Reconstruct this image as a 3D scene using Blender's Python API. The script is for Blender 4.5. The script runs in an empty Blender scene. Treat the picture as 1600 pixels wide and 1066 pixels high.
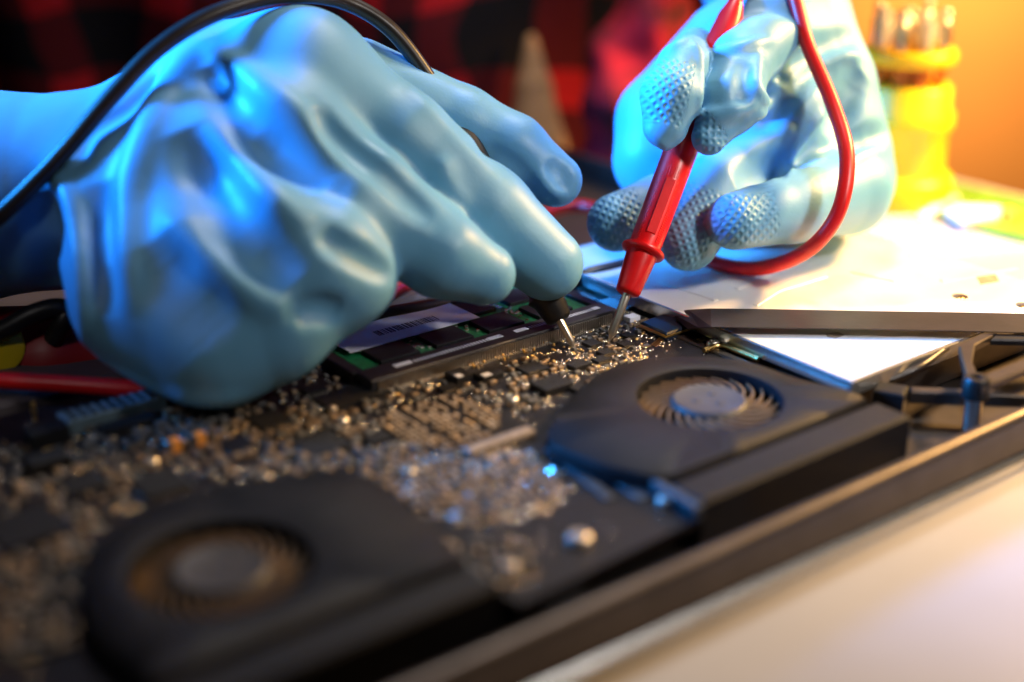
import bpy, math, random
import numpy as np
from mathutils import Vector, Matrix
try:
    import openvdb as vdb
except ImportError:
    import pyopenvdb as vdb

MM = 0.001
random.seed(7)
rng = np.random.default_rng(7)
scene = bpy.context.scene
col = scene.collection

# ------------------------------------------------------------------ camera
FPX, CX, CY, CAMH, PITCH = 2200.0, 800.0, 533.0, 141.0, math.radians(22)
CAM = np.array([0.0, 0.0, CAMH])
RIGHT = np.array([1.0, 0, 0])
FWD = np.array([0, math.cos(PITCH), -math.sin(PITCH)])
UP = np.array([0, math.sin(PITCH), math.cos(PITCH)])
cam_d = bpy.data.cameras.new('camera')
cam = bpy.data.objects.new('camera', cam_d)
col.objects.link(cam)
cam.location = (0, 0, CAMH * MM)
cam.rotation_euler = (math.radians(90) - PITCH, 0, 0)
cam_d.sensor_width = 36
cam_d.lens = 36 * FPX / 1600
cam_d.clip_start = 0.01
cam_d.clip_end = 50
cam_d.dof.use_dof = True
cam_d.dof.focus_distance = 0.345
cam_d.dof.aperture_fstop = 4.3
scene.camera = cam

# ------------------------------------------------------------------ world, lamps and added fill lights
world = bpy.data.worlds.new('World')
scene.world = world
world.use_nodes = True
bg = world.node_tree.nodes['Background']
bg.inputs[0].default_value = (0.55, 0.62, 0.75, 1)
bg.inputs[1].default_value = 0.005


def area(name, loc, target, size, power, color, shape='DISK', size_y=None):
    l = bpy.data.lights.new(name, 'AREA')
    l.shape = shape
    l.size = size * MM
    if size_y:
        l.size_y = size_y * MM
    l.energy = power
    l.color = color
    o = bpy.data.objects.new(name, l)
    col.objects.link(o)
    o.location = [c * MM for c in loc]
    d = Vector(target) - Vector(loc)
    o.rotation_euler = d.to_track_quat('-Z', 'Y').to_euler()
    return o


area('warm_desk_lamp', (290, 440, 190), (150, 400, 10), 50, 1.0, (1.0, 0.58, 0.20)).data.spread = math.radians(88)
area('warm_wall_fill', (420, 1120, 120), (475, 1500, -70), 120, 4.2, (1.0, 0.50, 0.14)).data.spread = math.radians(110)  # added light, aimed to give the wall its warm gradient
area('blue_lamp', (-310, 345, 225), (-130, 350, 150), 40, 0.80, (0.02, 0.30, 1.0), 'RECTANGLE', 90).data.spread = math.radians(45)
area('overhead_lamp', (85, 490, 410), (0, 310, 20), 80, 1.0, (1.0, 0.97, 0.95))
area('side_fill', (330, 130, 330), (50, 330, 30), 60, 0.07, (1.0, 0.94, 0.89)).data.spread = math.radians(38)  # added fill that brightens the right glove and the memory module
area('left_fill', (-230, -60, 360), (-105, 262, 14), 50, 0.006, (1.0, 0.95, 0.92)).data.spread = math.radians(30)  # weak added fill for the left glove's underside, red lead and board
area('table_fill', (250, 100, 480), (200, 110, 0), 120, 0.095, (1.0, 0.92, 0.86)).data.spread = math.radians(34)  # added fill that lifts the white tabletop, not a lamp standing there

scene.view_settings.view_transform = 'Standard'
scene.view_settings.look = 'None'
scene.view_settings.exposure = 0.0
scene.view_settings.gamma = 1.0

# ------------------------------------------------------------------ geometry helpers
LAP_O = np.array([75.2, 286.0])
LAP_A = math.radians(38)
CA, SA = math.cos(LAP_A), math.sin(LAP_A)


def W(px, py, t):
    """photo pixel and depth (mm) -> world point in mm"""
    return CAM + t * (FWD + RIGHT * (px - CX) / FPX - UP * (py - CY) / FPX)


def PZ(px, py, z):
    """photo pixel on the horizontal plane z -> world point in mm"""
    d = FWD + RIGHT * (px - CX) / FPX - UP * (py - CY) / FPX
    return CAM + d * (z - CAMH) / d[2]


def uv(px, py, z=12.0):
    """photo pixel on plane z -> laptop coordinates (u along hinge edge, v away from it)"""
    w = PZ(px, py, z)
    x, y = w[0] - LAP_O[0], w[1] - LAP_O[1]
    return (x * CA + y * SA, -x * SA + y * CA)


class MB:
    def __init__(s):
        s.v, s.f, s.m = [], [], []

    def add(s, vs, fs, mi=0):
        b = len(s.v)
        s.v += [tuple(p) for p in vs]
        s.f += [tuple(b + i for i in f) for f in fs]
        s.m += [mi] * len(fs)

    def box(s, x0, x1, y0, y1, z0, z1, ch=0.0, mi=0):
        s.prism([(x0, y0), (x1, y0), (x1, y1), (x0, y1)], z0, z1, ch, mi)

    def prism(s, pts, z0, z1, ch=0.0, mi=0):
        n = len(pts)
        a = sum(pts[i][0] * pts[(i + 1) % n][1] - pts[(i + 1) % n][0] * pts[i][1] for i in range(n))
        if a < 0:
            pts = pts[::-1]
        rings = [[(x, y, z0) for x, y in pts]]
        if ch > 0:
            rings.append([(x, y, z1 - ch) for x, y in pts])
            ins = []
            for i in range(n):
                p0, p1, p2 = np.array(pts[i - 1]), np.array(pts[i]), np.array(pts[(i + 1) % n])
                e1 = (p1 - p0) / (np.linalg.norm(p1 - p0) + 1e-9)
                e2 = (p2 - p1) / (np.linalg.norm(p2 - p1) + 1e-9)
                n1, n2 = np.array([-e1[1], e1[0]]), np.array([-e2[1], e2[0]])
                m = n1 + n2
                m = m / max(0.3, (1 + float(n1 @ n2)))
                q = p1 + m * ch
                ins.append((q[0], q[1], z1))
            rings.append(ins)
        else:
            rings.append([(x, y, z1) for x, y in pts])
        vs = [p for r in rings for p in r]
        fs = [tuple(range(n))[::-1]]
        for k in range(len(rings) - 1):
            for i in range(n):
                j = (i + 1) % n
                fs.append((k * n + i, k * n + j, (k + 1) * n + j, (k + 1) * n + i))
        fs.append(tuple((len(rings) - 1) * n + i for i in range(n)))
        s.add(vs, fs, mi)

    def lathe(s, prof, c=(0, 0, 0), seg=24, mi=0, axis=None):
        """profile [(r, h)] turned about z, or about the axis (origin a, unit direction d)"""
        if axis is None:
            o, d = np.array(c, float), np.array([0, 0, 1.0])
        else:
            o, d = np.array(axis[0], float), np.array(axis[1], float)
        h = np.array([1.0, 0, 0]) if abs(d[0]) < 0.8 else np.array([0, 1.0, 0])
        e1 = np.cross(d, h)
        e1 /= np.linalg.norm(e1)
        e2 = np.cross(d, e1)
        vs, fs = [], []
        for r, hh in prof:
            for k in range(seg):
                a = 2 * math.pi * k / seg
                vs.append(o + d * hh + (e1 * math.cos(a) + e2 * math.sin(a)) * r)
        for i in range(len(prof) - 1):
            for k in range(seg):
                j = (k + 1) % seg
                fs.append((i * seg + k, i * seg + j, (i + 1) * seg + j, (i + 1) * seg + k))
        fs.append(tuple(range(seg))[::-1])
        fs.append(tuple((len(prof) - 1) * seg + k for k in range(seg)))
        s.add(vs, fs, mi)

    def tube(s, pts, r, seg=12, mi=0):
        pts = [np.array(p, float) for p in pts]
        n = len(pts)
        rs = r if hasattr(r, '__len__') else [r] * n
        up = np.array([0, 0, 1.0])
        vs, fs = [], []
        e1 = None
        for i in range(n):
            d = pts[min(i + 1, n - 1)] - pts[max(i - 1, 0)]
            d /= np.linalg.norm(d) + 1e-9
            if e1 is None:
                e1 = np.cross(d, up if abs(d[2]) < 0.9 else RIGHT)
            e1 = e1 - d * (e1 @ d)
            e1 /= np.linalg.norm(e1)
            e2 = np.cross(d, e1)
            for k in range(seg):
                a = 2 * math.pi * k / seg
                vs.append(pts[i] + (e1 * math.cos(a) + e2 * math.sin(a)) * rs[i])
        for i in range(n - 1):
            for k in range(seg):
                j = (k + 1) % seg
                fs.append((i * seg + k, i * seg + j, (i + 1) * seg + j, (i + 1) * seg + k))
        fs.append(tuple(range(seg))[::-1])
        fs.append(tuple((n - 1) * seg + k for k in range(seg)))
        s.add(vs, fs, mi)

    def mesh(s, name, mats, smooth=False):
        me = bpy.data.meshes.new(name)
        me.from_pydata([(x * MM, y * MM, z * MM) for x, y, z in s.v], [], s.f)
        for m in (mats if isinstance(mats, (list, tuple)) else [mats]):
            me.materials.append(m)
        me.polygons.foreach_set('material_index', s.m)
        if smooth:
            me.polygons.foreach_set('use_smooth', [True] * len(me.polygons))
            me.set_sharp_from_angle(angle=math.radians(50))
        me.update()
        return me

    def build(s, name, mats, parent=None, smooth=False):
        return link(name, s.mesh(name, mats, smooth), parent)


def link(name, me, parent=None):
    o = bpy.data.objects.new(name, me)
    col.objects.link(o)
    o.parent = parent
    return o


def tag(o, label=None, cat=None, group=None, kind=None):
    for k, v in (('label', label), ('category', cat), ('group', group), ('kind', kind)):
        if v:
            o[k] = v
    return o


def empty(name, loc=(0, 0, 0), rz=0.0):
    o = bpy.data.objects.new(name, None)
    col.objects.link(o)
    o.location = [c * MM for c in loc]
    o.rotation_euler = (0, 0, rz)
    o.empty_display_size = 0.01
    return o


def spline(pts, n=12):
    """Catmull-Rom through 3-D points"""
    p = [np.array(q, float) for q in pts]
    p = [2 * p[0] - p[1]] + p + [2 * p[-1] - p[-2]]
    out = []
    for i in range(1, len(p) - 2):
        for k in range(n):
            t = k / n
            a, b, c, d = p[i - 1], p[i], p[i + 1], p[i + 2]
            out.append(0.5 * (2 * b + (c - a) * t + (2 * a - 5 * b + 4 * c - d) * t * t + (3 * b - a - 3 * c + d) * t ** 3))
    out.append(p[-2])
    return out


# ------------------------------------------------------------------ materials
def mat(name, color, rough=0.5, metal=0.0, var=0.0, vscale=300.0, bump=0.0, bscale=800.0, coat=0.0,
        trans=0.0, spec=0.5, rvar=0.0, color2=None):
    m = bpy.data.materials.new(name)
    m.use_nodes = True
    nt = m.node_tree
    b = nt.nodes['Principled BSDF']
    b.inputs['Base Color'].default_value = (*color, 1)
    b.inputs['Roughness'].default_value = rough
    b.inputs['Metallic'].default_value = metal
    b.inputs['Specular IOR Level'].default_value = spec
    b.inputs['Coat Weight'].default_value = coat
    b.inputs['Transmission Weight'].default_value = trans
    tc = nt.nodes.new('ShaderNodeTexCoord')
    if var > 0 or rvar > 0 or color2:
        n = nt.nodes.new('ShaderNodeTexNoise')
        n.inputs['Scale'].default_value = vscale
        n.inputs['Detail'].default_value = 5
        nt.links.new(tc.outputs['Object'], n.inputs['Vector'])
        if var > 0 or color2:
            mx = nt.nodes.new('ShaderNodeMix')
            mx.data_type = 'RGBA'
            c2 = color2 or tuple(min(1, c * (1 + var)) for c in color)
            c1 = color if color2 else tuple(c * (1 - var) for c in color)
            mx.inputs[6].default_value = (*c1, 1)
            mx.inputs[7].default_value = (*c2, 1)
            rp = nt.nodes.new('ShaderNodeMapRange')
            rp.inputs[1].default_value = 0.35
            rp.inputs[2].default_value = 0.65
            nt.links.new(n.outputs[0], rp.inputs[0])
            nt.links.new(rp.outputs[0], mx.inputs[0])
            nt.links.new(mx.outputs[2], b.inputs['Base Color'])
        if rvar > 0:
            mr = nt.nodes.new('ShaderNodeMapRange')
            mr.inputs[1].default_value = 0.3
            mr.inputs[2].default_value = 0.7
            mr.inputs[3].default_value = max(0.02, rough - rvar)
            mr.inputs[4].default_value = min(1, rough + rvar)
            nt.links.new(n.outputs[0], mr.inputs[0])
            nt.links.new(mr.outputs[0], b.inputs['Roughness'])
    if bump > 0:
        n2 = nt.nodes.new('ShaderNodeTexNoise')
        n2.inputs['Scale'].default_value = bscale
        n2.inputs['Detail'].default_value = 4
        nt.links.new(tc.outputs['Object'], n2.inputs['Vector'])
        bp = nt.nodes.new('ShaderNodeBump')
        bp.inputs['Strength'].default_value = bump
        bp.inputs['Distance'].default_value = 0.0004
        nt.links.new(n2.outputs[0], bp.inputs['Height'])
        nt.links.new(bp.outputs[0], b.inputs['Normal'])
    return m


M = {}
M['table'] = mat('white_tabletop', (0.48, 0.465, 0.48), 0.5, var=0.03, vscale=30, bump=0.05, bscale=900)
M['wall'] = mat('brown_wall', (0.36, 0.21, 0.10), 0.8, var=0.12, vscale=3)
M['alu_dark'] = mat('dark_aluminium', (0.11, 0.09, 0.078), 0.42, 0.85, var=0.1, vscale=150, bump=0.08, bscale=2500)
M['alu'] = mat('silver_sheet', (0.80, 0.78, 0.74), 0.42, 0.15, var=0.06, vscale=60, rvar=0.1, bump=0.06, bscale=400)
M['alu_edge'] = mat('silver_edge', (0.75, 0.74, 0.72), 0.25, 0.9, var=0.05, vscale=200)
M['pcb'] = mat('black_solder_mask', (0.007, 0.006, 0.009), 0.5, color2=(0.015, 0.012, 0.015), vscale=420, bump=0.3, bscale=1800, rvar=0.1, spec=0.25)
M['chip'] = mat('chip_resin', (0.012, 0.012, 0.014), 0.5, spec=0.3, var=0.3, vscale=900, bump=0.25, bscale=4000)
M['chip_blue'] = mat('glossy_chip', (0.010, 0.014, 0.026), 0.2, var=0.3, vscale=300, coat=0.3)
M['solder'] = mat('solder', (0.86, 0.78, 0.68), 0.2, 1.0, var=0.1, vscale=900)
M['tin'] = mat('dull_tin', (0.26, 0.185, 0.12), 0.4, 0.6, var=0.15, vscale=700)
M['gold'] = mat('gold_contact', (0.85, 0.56, 0.20), 0.3, 1.0, var=0.1, vscale=900)
M['cap_tan'] = mat('ceramic_tan', (0.33, 0.25, 0.18), 0.45, var=0.25, vscale=500)
M['cap_grey'] = mat('ceramic_grey', (0.10, 0.095, 0.09), 0.5, var=0.2, vscale=500)
M['cap_orange'] = mat('tantalum_orange', (0.75, 0.32, 0.06), 0.45, var=0.15, vscale=500)
M['fan'] = mat('fan_plastic', (0.012, 0.012, 0.015), 0.5, var=0.2, vscale=70, bump=0.35, bscale=2600, rvar=0.08, spec=0.22)
M['fan_dark'] = mat('fan_cavity', (0.008, 0.007, 0.007), 0.7, var=0.2)
M['blade'] = mat('fan_blade', (0.17, 0.115, 0.07), 0.45, var=0.15, vscale=300)
M['hub'] = mat('fan_hub', (0.060, 0.058, 0.062), 0.5, var=0.15, vscale=200, bump=0.2, bscale=2500)
M['ram_green'] = mat('green_solder_mask', (0.010, 0.17, 0.06), 0.35, var=0.35, vscale=700, bump=0.2, bscale=2500)
M['label'] = mat('paper_label', (0.82, 0.80, 0.83), 0.6, var=0.03, vscale=300)
M['ink'] = mat('black_ink', (0.012, 0.012, 0.014), 0.6, var=0.1)
M['socket'] = mat('socket_plastic', (0.022, 0.019, 0.022), 0.45, var=0.2, vscale=500)
M['blank'] = mat('pale_marking', (0.72, 0.72, 0.80), 0.5, var=0.08, vscale=900)
M['battery'] = mat('battery_film', (0.10, 0.082, 0.088), 0.5, var=0.12, vscale=60, bump=0.1, bscale=300)
M['ribbon'] = mat('flat_cable', (0.020, 0.014, 0.012), 0.45, var=0.2, vscale=200, bump=0.1, bscale=500)
M['black'] = mat('black_plastic', (0.010, 0.009, 0.009), 0.42, var=0.2, vscale=300, bump=0.1)
M['rubber'] = mat('black_rubber', (0.022, 0.016, 0.014), 0.35, var=0.15, vscale=200)
M['red'] = mat('red_plastic', (0.80, 0.008, 0.010), 0.33, var=0.05, vscale=200, bump=0.05, bscale=900)
M['red_rubber'] = mat('red_silicone', (0.82, 0.010, 0.012), 0.38, var=0.06, vscale=120)
M['dark_red'] = mat('dark_red_case', (0.36, 0.006, 0.010), 0.45, var=0.15, vscale=60)
M['yellow'] = mat('yellow_plastic', (0.88, 0.62, 0.01), 0.38, var=0.05, vscale=80)
M['amber'] = mat('amber_plastic', (0.85, 0.32, 0.03), 0.12, trans=0.6, var=0.05)
M['clear'] = mat('clear_plastic', (0.85, 0.82, 0.78), 0.12, trans=0.55)
M['green'] = mat('bright_green_board', (0.16, 0.34, 0.03), 0.4, var=0.25, vscale=200)
M['steel'] = mat('polished_steel', (0.78, 0.70, 0.60), 0.33, 1.0, var=0.08, vscale=300)
M['steel_blue'] = mat('coated_connector', (0.16, 0.24, 0.29), 0.4, 0.3, var=0.15, vscale=200)
M['beige'] = mat('beige_cloth', (0.50, 0.27, 0.12), 0.85, var=0.1, vscale=120)
M['heat'] = mat('grey_heat_spreader', (0.075, 0.08, 0.09), 0.5, 0.3, var=0.3, vscale=90, bump=0.2, bscale=500)
M['grey_film'] = mat('grey_film', (0.20, 0.19, 0.17), 0.5, var=0.1, vscale=60)

# plaid shirt: woven checks from two sets of stripes
pm = bpy.data.materials.new('red_plaid_cloth')
pm.use_nodes = True
nt = pm.node_tree
pb = nt.nodes['Principled BSDF']
pb.inputs['Roughness'].default_value = 0.9
tc = nt.nodes.new('ShaderNodeTexCoord')
nz = nt.nodes.new('ShaderNodeTexNoise')
nz.inputs['Scale'].default_value = 9
nt.links.new(tc.outputs['Object'], nz.inputs['Vector'])
vm = nt.nodes.new('ShaderNodeVectorMath')
vm.operation = 'MULTIPLY_ADD'
vm.inputs[1].default_value = (0.06, 0.06, 0.06)
nt.links.new(nz.outputs[1], vm.inputs[0])
nt.links.new(tc.outputs['Object'], vm.inputs[2])
sep = nt.nodes.new('ShaderNodeSeparateXYZ')
nt.links.new(vm.outputs[0], sep.inputs[0])


def stripe(sock, freq, ph, thr):
    a = nt.nodes.new('ShaderNodeMath'); a.operation = 'MULTIPLY_ADD'
    a.inputs[1].default_value = freq; a.inputs[2].default_value = ph
    nt.links.new(sock, a.inputs[0])
    s_ = nt.nodes.new('ShaderNodeMath'); s_.operation = 'SINE'
    nt.links.new(a.outputs[0], s_.inputs[0])
    g = nt.nodes.new('ShaderNodeMath'); g.operation = 'GREATER_THAN'
    g.inputs[1].default_value = thr
    nt.links.new(s_.outputs[0], g.inputs[0])
    return g.outputs[0]


def madd(a, b, op='ADD'):
    n_ = nt.nodes.new('ShaderNodeMath'); n_.operation = op
    nt.links.new(a, n_.inputs[0])
    if hasattr(b, 'links'):
        nt.links.new(b, n_.inputs[1])
    else:
        n_.inputs[1].default_value = b
    return n_.outputs[0]


s1 = stripe(sep.outputs[0], 150, 0.4, 0.25)
s2 = stripe(sep.outputs[2], 140, 1.2, 0.25)
sm = madd(madd(s1, s2), 0.5, 'MULTIPLY')
cr = nt.nodes.new('ShaderNodeValToRGB')
cr.color_ramp.interpolation = 'CONSTANT'
cr.color_ramp.elements[0].color = (0.006, 0.003, 0.004, 1)
cr.color_ramp.elements[1].position = 0.4
cr.color_ramp.elements[1].color = (0.16, 0.003, 0.005, 1)
e3 = cr.color_ramp.elements.new(0.9)
e3.color = (0.80, 0.010, 0.014, 1)
nt.links.new(sm, cr.inputs[0])
nt.links.new(cr.outputs[0], pb.inputs['Base Color'])
M['plaid'] = pm
M['red_cloth'] = mat('red_cloth', (0.66, 0.008, 0.03), 0.85, color2=(0.05, 0.002, 0.005), vscale=60)


def glove_mat(name, color, color2):
    m = mat(name, color, 0.47, color2=color2, vscale=45, bump=0.12, bscale=1400, rvar=0.05)
    nt = m.node_tree
    b = nt.nodes['Principled BSDF']
    b.inputs['Subsurface Weight'].default_value = 0.12
    b.inputs['Subsurface Radius'].default_value = (0.002, 0.003, 0.004)
    b.inputs['Subsurface Scale'].default_value = 0.6
    at = nt.nodes.new('ShaderNodeAttribute')
    at.attribute_name = 'padco'
    sp = nt.nodes.new('ShaderNodeSeparateXYZ')
    nt.links.new(at.outputs['Vector'], sp.inputs[0])

    def mth(op, a, b_=None):
        n_ = nt.nodes.new('ShaderNodeMath'); n_.operation = op
        for i, q in enumerate((a, b_)):
            if q is None:
                continue
            if hasattr(q, 'links'):
                nt.links.new(q, n_.inputs[i])
            else:
                n_.inputs[i].default_value = q
        return n_.outputs[0]
    k = 2 * math.pi / 1.75
    s1 = mth('SINE', mth('MULTIPLY', mth('ADD', sp.outputs[0], sp.outputs[1]), k * 0.72))
    s2 = mth('SINE', mth('MULTIPLY', mth('SUBTRACT', sp.outputs[0], sp.outputs[1]), k * 0.72))
    hgt = mth('MULTIPLY', mth('MULTIPLY', mth('ADD', s1, 1.0), mth('ADD', s2, 1.0)), sp.outputs[2])
    bp = nt.nodes.new('ShaderNodeBump')
    bp.inputs['Strength'].default_value = 0.9
    bp.inputs['Distance'].default_value = 0.0001
    nt.links.new(hgt, bp.inputs['Height'])
    old = [n_ for n_ in nt.nodes if n_.type == 'BUMP' and n_ != bp][0]
    nt.links.new(old.outputs[0], bp.inputs['Normal'])
    nt.links.new(bp.outputs[0], b.inputs['Normal'])
    return m


M['glove'] = glove_mat('blue_rubber_glove', (0.135, 0.37, 0.58), (0.16, 0.41, 0.62))

# ------------------------------------------------------------------ setting: table and wall
def lap2w(u, v):
    return (LAP_O[0] + u * CA - v * SA, LAP_O[1] + u * SA + v * CA)


mb = MB()
mb.prism([lap2w(-700, -700), lap2w(212, -700), lap2w(212, 232), lap2w(-700, 232)], -25, 0, 1.5)
tag(mb.build('table', M['table']), kind='structure')
mb = MB()
mb.box(-1600, 2200, 1500, 1540, -760, 1500)
tag(mb.build('wall', M['wall']), kind='structure')

# ------------------------------------------------------------------ laptop
lap = empty('laptop', (LAP_O[0], LAP_O[1], 0), LAP_A)
tag(lap, 'opened laptop with black circuit board and two round cooling fans lying on white table', 'laptop')
U0, U1, V0, V1 = -271.0, 93.0, -30.5, 219.0
ZB = 12.0          # top of the logic board

# lid under the base, base tray with rounded rim
mb = MB()
for (o, z) in ((0.6, 0.6),):
    mb.prism([(U0, V0 - 1.2), (U1, V0 - 1.2), (U1, V1), (U0, V1)], 0.3, 3.4, 1.1)
mb.build('lid', M['alu_edge'], lap)


def rim_profile(pa, pb, nrm, name):
    """one wall of the tray, swept along pa-pb with a rounded top, nrm = outward"""
    prof = [(0.0, 3.9), (0.0, 10.8), (-0.25, 11.9), (-0.8, 12.6), (-1.6, 12.9), (-2.8, 12.9), (-3.3, 12.5), (-3.5, 11.8), (-3.5, 4.6)]
    m = MB()
    n = len(prof)
    vs = [(pa[0] + nrm[0] * o, pa[1] + nrm[1] * o, z) for o, z in prof] + [(pb[0] + nrm[0] * o, pb[1] + nrm[1] * o, z) for o, z in prof]
    fs = [(i, (i + 1) % n, n + (i + 1) % n, n + i) for i in range(n)] + [tuple(range(n))[::-1], tuple(n + i for i in range(n))]
    m.add(vs, fs)
    return m.build(name, M['alu_dark'], lap, smooth=True)


rim_profile((U0, V0), (U1, V0), (0, -1), 'case_wall')
rim_profile((U1, V0 + 3.6), (U1, V1 - 3.6), (1, 0), 'case_wall')
rim_profile((U1, V1), (U0, V1), (0, 1), 'case_wall')
rim_profile((U0, V1 - 3.6), (U0, V0 + 3.6), (-1, 0), 'case_wall')
mb = MB()
mb.box(U0 + 0.5, U1 - 0.5, V0 + 0.5, V1 - 0.5, 3.5, 4.5)
mb.build('case_floor', M['alu_dark'], lap)

# battery behind the board
mb = MB()
mb.box(-255, -4, 112, 210, 4.6, 12.5, 1.2)
mb.build('battery', M['battery'], lap)

# ---- logic board
board = empty('logic_board')
board.parent = lap
FAN2 = np.array([-30.9, 13.3])
FAN1 = np.array([-146.3, 15.4])


def arc(c, r, a0, a1, n):
    return [(c[0] + r * math.cos(math.radians(a0 + (a1 - a0) * i / n)), c[1] + r * math.sin(math.radians(a0 + (a1 - a0) * i / n))) for i in range(n + 1)]


def smooth2(pts, n=6):
    return [(p[0], p[1]) for p in spline([(x, y, 0) for x, y in pts], n)]


OUT2 = smooth2([(-3.6, -8.6), (-4.8, -2), (-7.8, 7.7), (-10, 23.2), (-21.2, 34.8), (-35.3, 39.1), (-44.6, 37.1), (-54.7, 31.8), (-66, 24.5), (-72.8, 17.5)]) + [(-71, 4), (-65.2, -8.6)]
OUT1 = smooth2([(-112, -8.6), (-109.3, 10), (-107.8, 24), (-111.5, 32.5), (-123, 38.3), (-138.6, 42), (-152, 40.4), (-161.5, 33), (-168.8, 20.4), (-171.5, 6.9), (-170, -8.6)])


def grow(pts, c, d):
    out = []
    for p in pts:
        q = np.array(p) - c
        out.append(tuple(c + q * (1 + d / np.linalg.norm(q))))
    return out


def inside(pts, x, y):
    r = False
    for i in range(len(pts)):
        (x0, y0), (x1, y1) = pts[i - 1], pts[i]
        if (y0 > y) != (y1 > y) and x < (x1 - x0) * (y - y0) / (y1 - y0) + x0:
            r = not r
    return r


G1, G2 = grow(OUT1, FAN1, 2.2), grow(OUT2, FAN2, 2.2)
mb = MB()
g1, g2 = grow(OUT1, FAN1, 1.0), grow(OUT2, FAN2, 1.0)
g2 = [p for p in g2[::-1] if p[0] < -9.5]
outline = [(-110, -21), (-66, -18.5)] + g2 + [(-2, 34), (-2, 106), (-215, 106), (-215, -20), (-172, -20)] + g1[::-1]
mb.prism(outline, 10.4, ZB)
mb.build('circuit_panel', M['pcb'], board)

# component meshes, shared by their copies
def comp_mesh(kind):
    m = MB()
    if kind == 'cap':
        m.box(-0.28, 0.28, -0.42, 0.42, 0, 0.92, 0.06, 0)
        m.box(-0.60, -0.27, -0.45, 0.45, 0, 0.98, 0.15, 1)
        m.box(0.27, 0.60, -0.45, 0.45, 0, 0.98, 0.15, 1)
    elif kind == 'chip':
        m.box(-0.5, 0.5, -0.5, 0.5, 0.08, 1, 0.04, 0)
        for i in range(6):
            p = -0.42 + i * 0.168
            for s_ in (-1, 1):
                m.box(min(s_ * 0.5, s_ * 0.6), max(s_ * 0.5, s_ * 0.6), p - 0.045, p + 0.045, 0.02, 0.34, 0, 1)
                m.box(p - 0.045, p + 0.045, min(s_ * 0.5, s_ * 0.6), max(s_ * 0.5, s_ * 0.6), 0.02, 0.34, 0, 1)
    elif kind == 'flat':
        m.box(-0.5, 0.5, -0.5, 0.5, 0, 1, 0.05, 0)
    elif kind == 'pole':
        m.lathe([(0.5, 0), (0.5, 0.75), (0.36, 1.0), (0.2, 1.0), (0.16, 0.82)], seg=14)
    return m


ME = {
    'cap_tan': comp_mesh('cap').mesh('ceramic_capacitor', [M['cap_tan'], M['tin']]),
    'cap_grey': comp_mesh('cap').mesh('resistor', [M['cap_grey'], M['tin']]),
    'cap_orange': comp_mesh('cap').mesh('tantalum', [M['cap_orange'], M['solder']]),
    'cap_gold': comp_mesh('cap').mesh('gold_capacitor', [M['cap_tan'], M['gold']]),
    'cap_silver': comp_mesh('cap').mesh('ferrite', [M['tin'], M['solder']]),
    'chip': comp_mesh('chip').mesh('chip', [M['chip'], M['solder']]),
    'chip_plain': comp_mesh('flat').mesh('plain_chip', [M['chip']]),
    'chip_blue': comp_mesh('flat').mesh('glossy_chip', [M['chip_blue']]),
    'chip_pale': comp_mesh('flat').mesh('pale_chip', [M['blank']]),
    'goldpad': comp_mesh('flat').mesh('gold_pad', [M['gold']]),
    'heat': comp_mesh('flat').mesh('heat_plate', [M['heat']]),
    'screw': comp_mesh('pole').mesh('screw', [M['steel']], True),
}
for me in ME.values():      # shapes are unit sized: undo the mm scale, each copy is scaled instead
    me.transform(Matrix.Scale(1 / MM, 4))


def comp(kind, name, u, v, su, sv, sz, rz=0.0, z=ZB - 0.02, parent=board):
    o = link(name, ME[kind], parent)
    o.location = (u * MM, v * MM, z * MM)
    o.scale = (su * MM, sv * MM, sz * MM)
    o.rotation_euler = (0, 0, rz) if not kind.startswith('cap') else (rng.normal(0, 0.11), rng.normal(0, 0.11), rz + rng.normal(0, 0.05))
    return o


occupied = []


def free(u, v, r):
    if inside(G1, u, v) or inside(G2, u, v):
        return False
    if v < -8 and (u > -69 or -172 < u < -110):
        return False
    if u > -9 and v < 36:
        return False
    if not (-214 < u < -3 and -19 < v < 105):
        return False
    for (a, b, c, d) in occupied:
        if a - r < u < b + r and c - r < v < d + r:
            return False
    return True


def place(kind, name, px, py, w, d, h, rz=0.0):
    u, v = uv(px, py, ZB)
    occupied.append((u - w / 2, u + w / 2, v - d / 2, v + d / 2))
    return comp(kind, name, u, v, w, d, h, rz)


# RAM and its socket keep clear
occupied.append((-84, -8, 66, 106))
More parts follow.
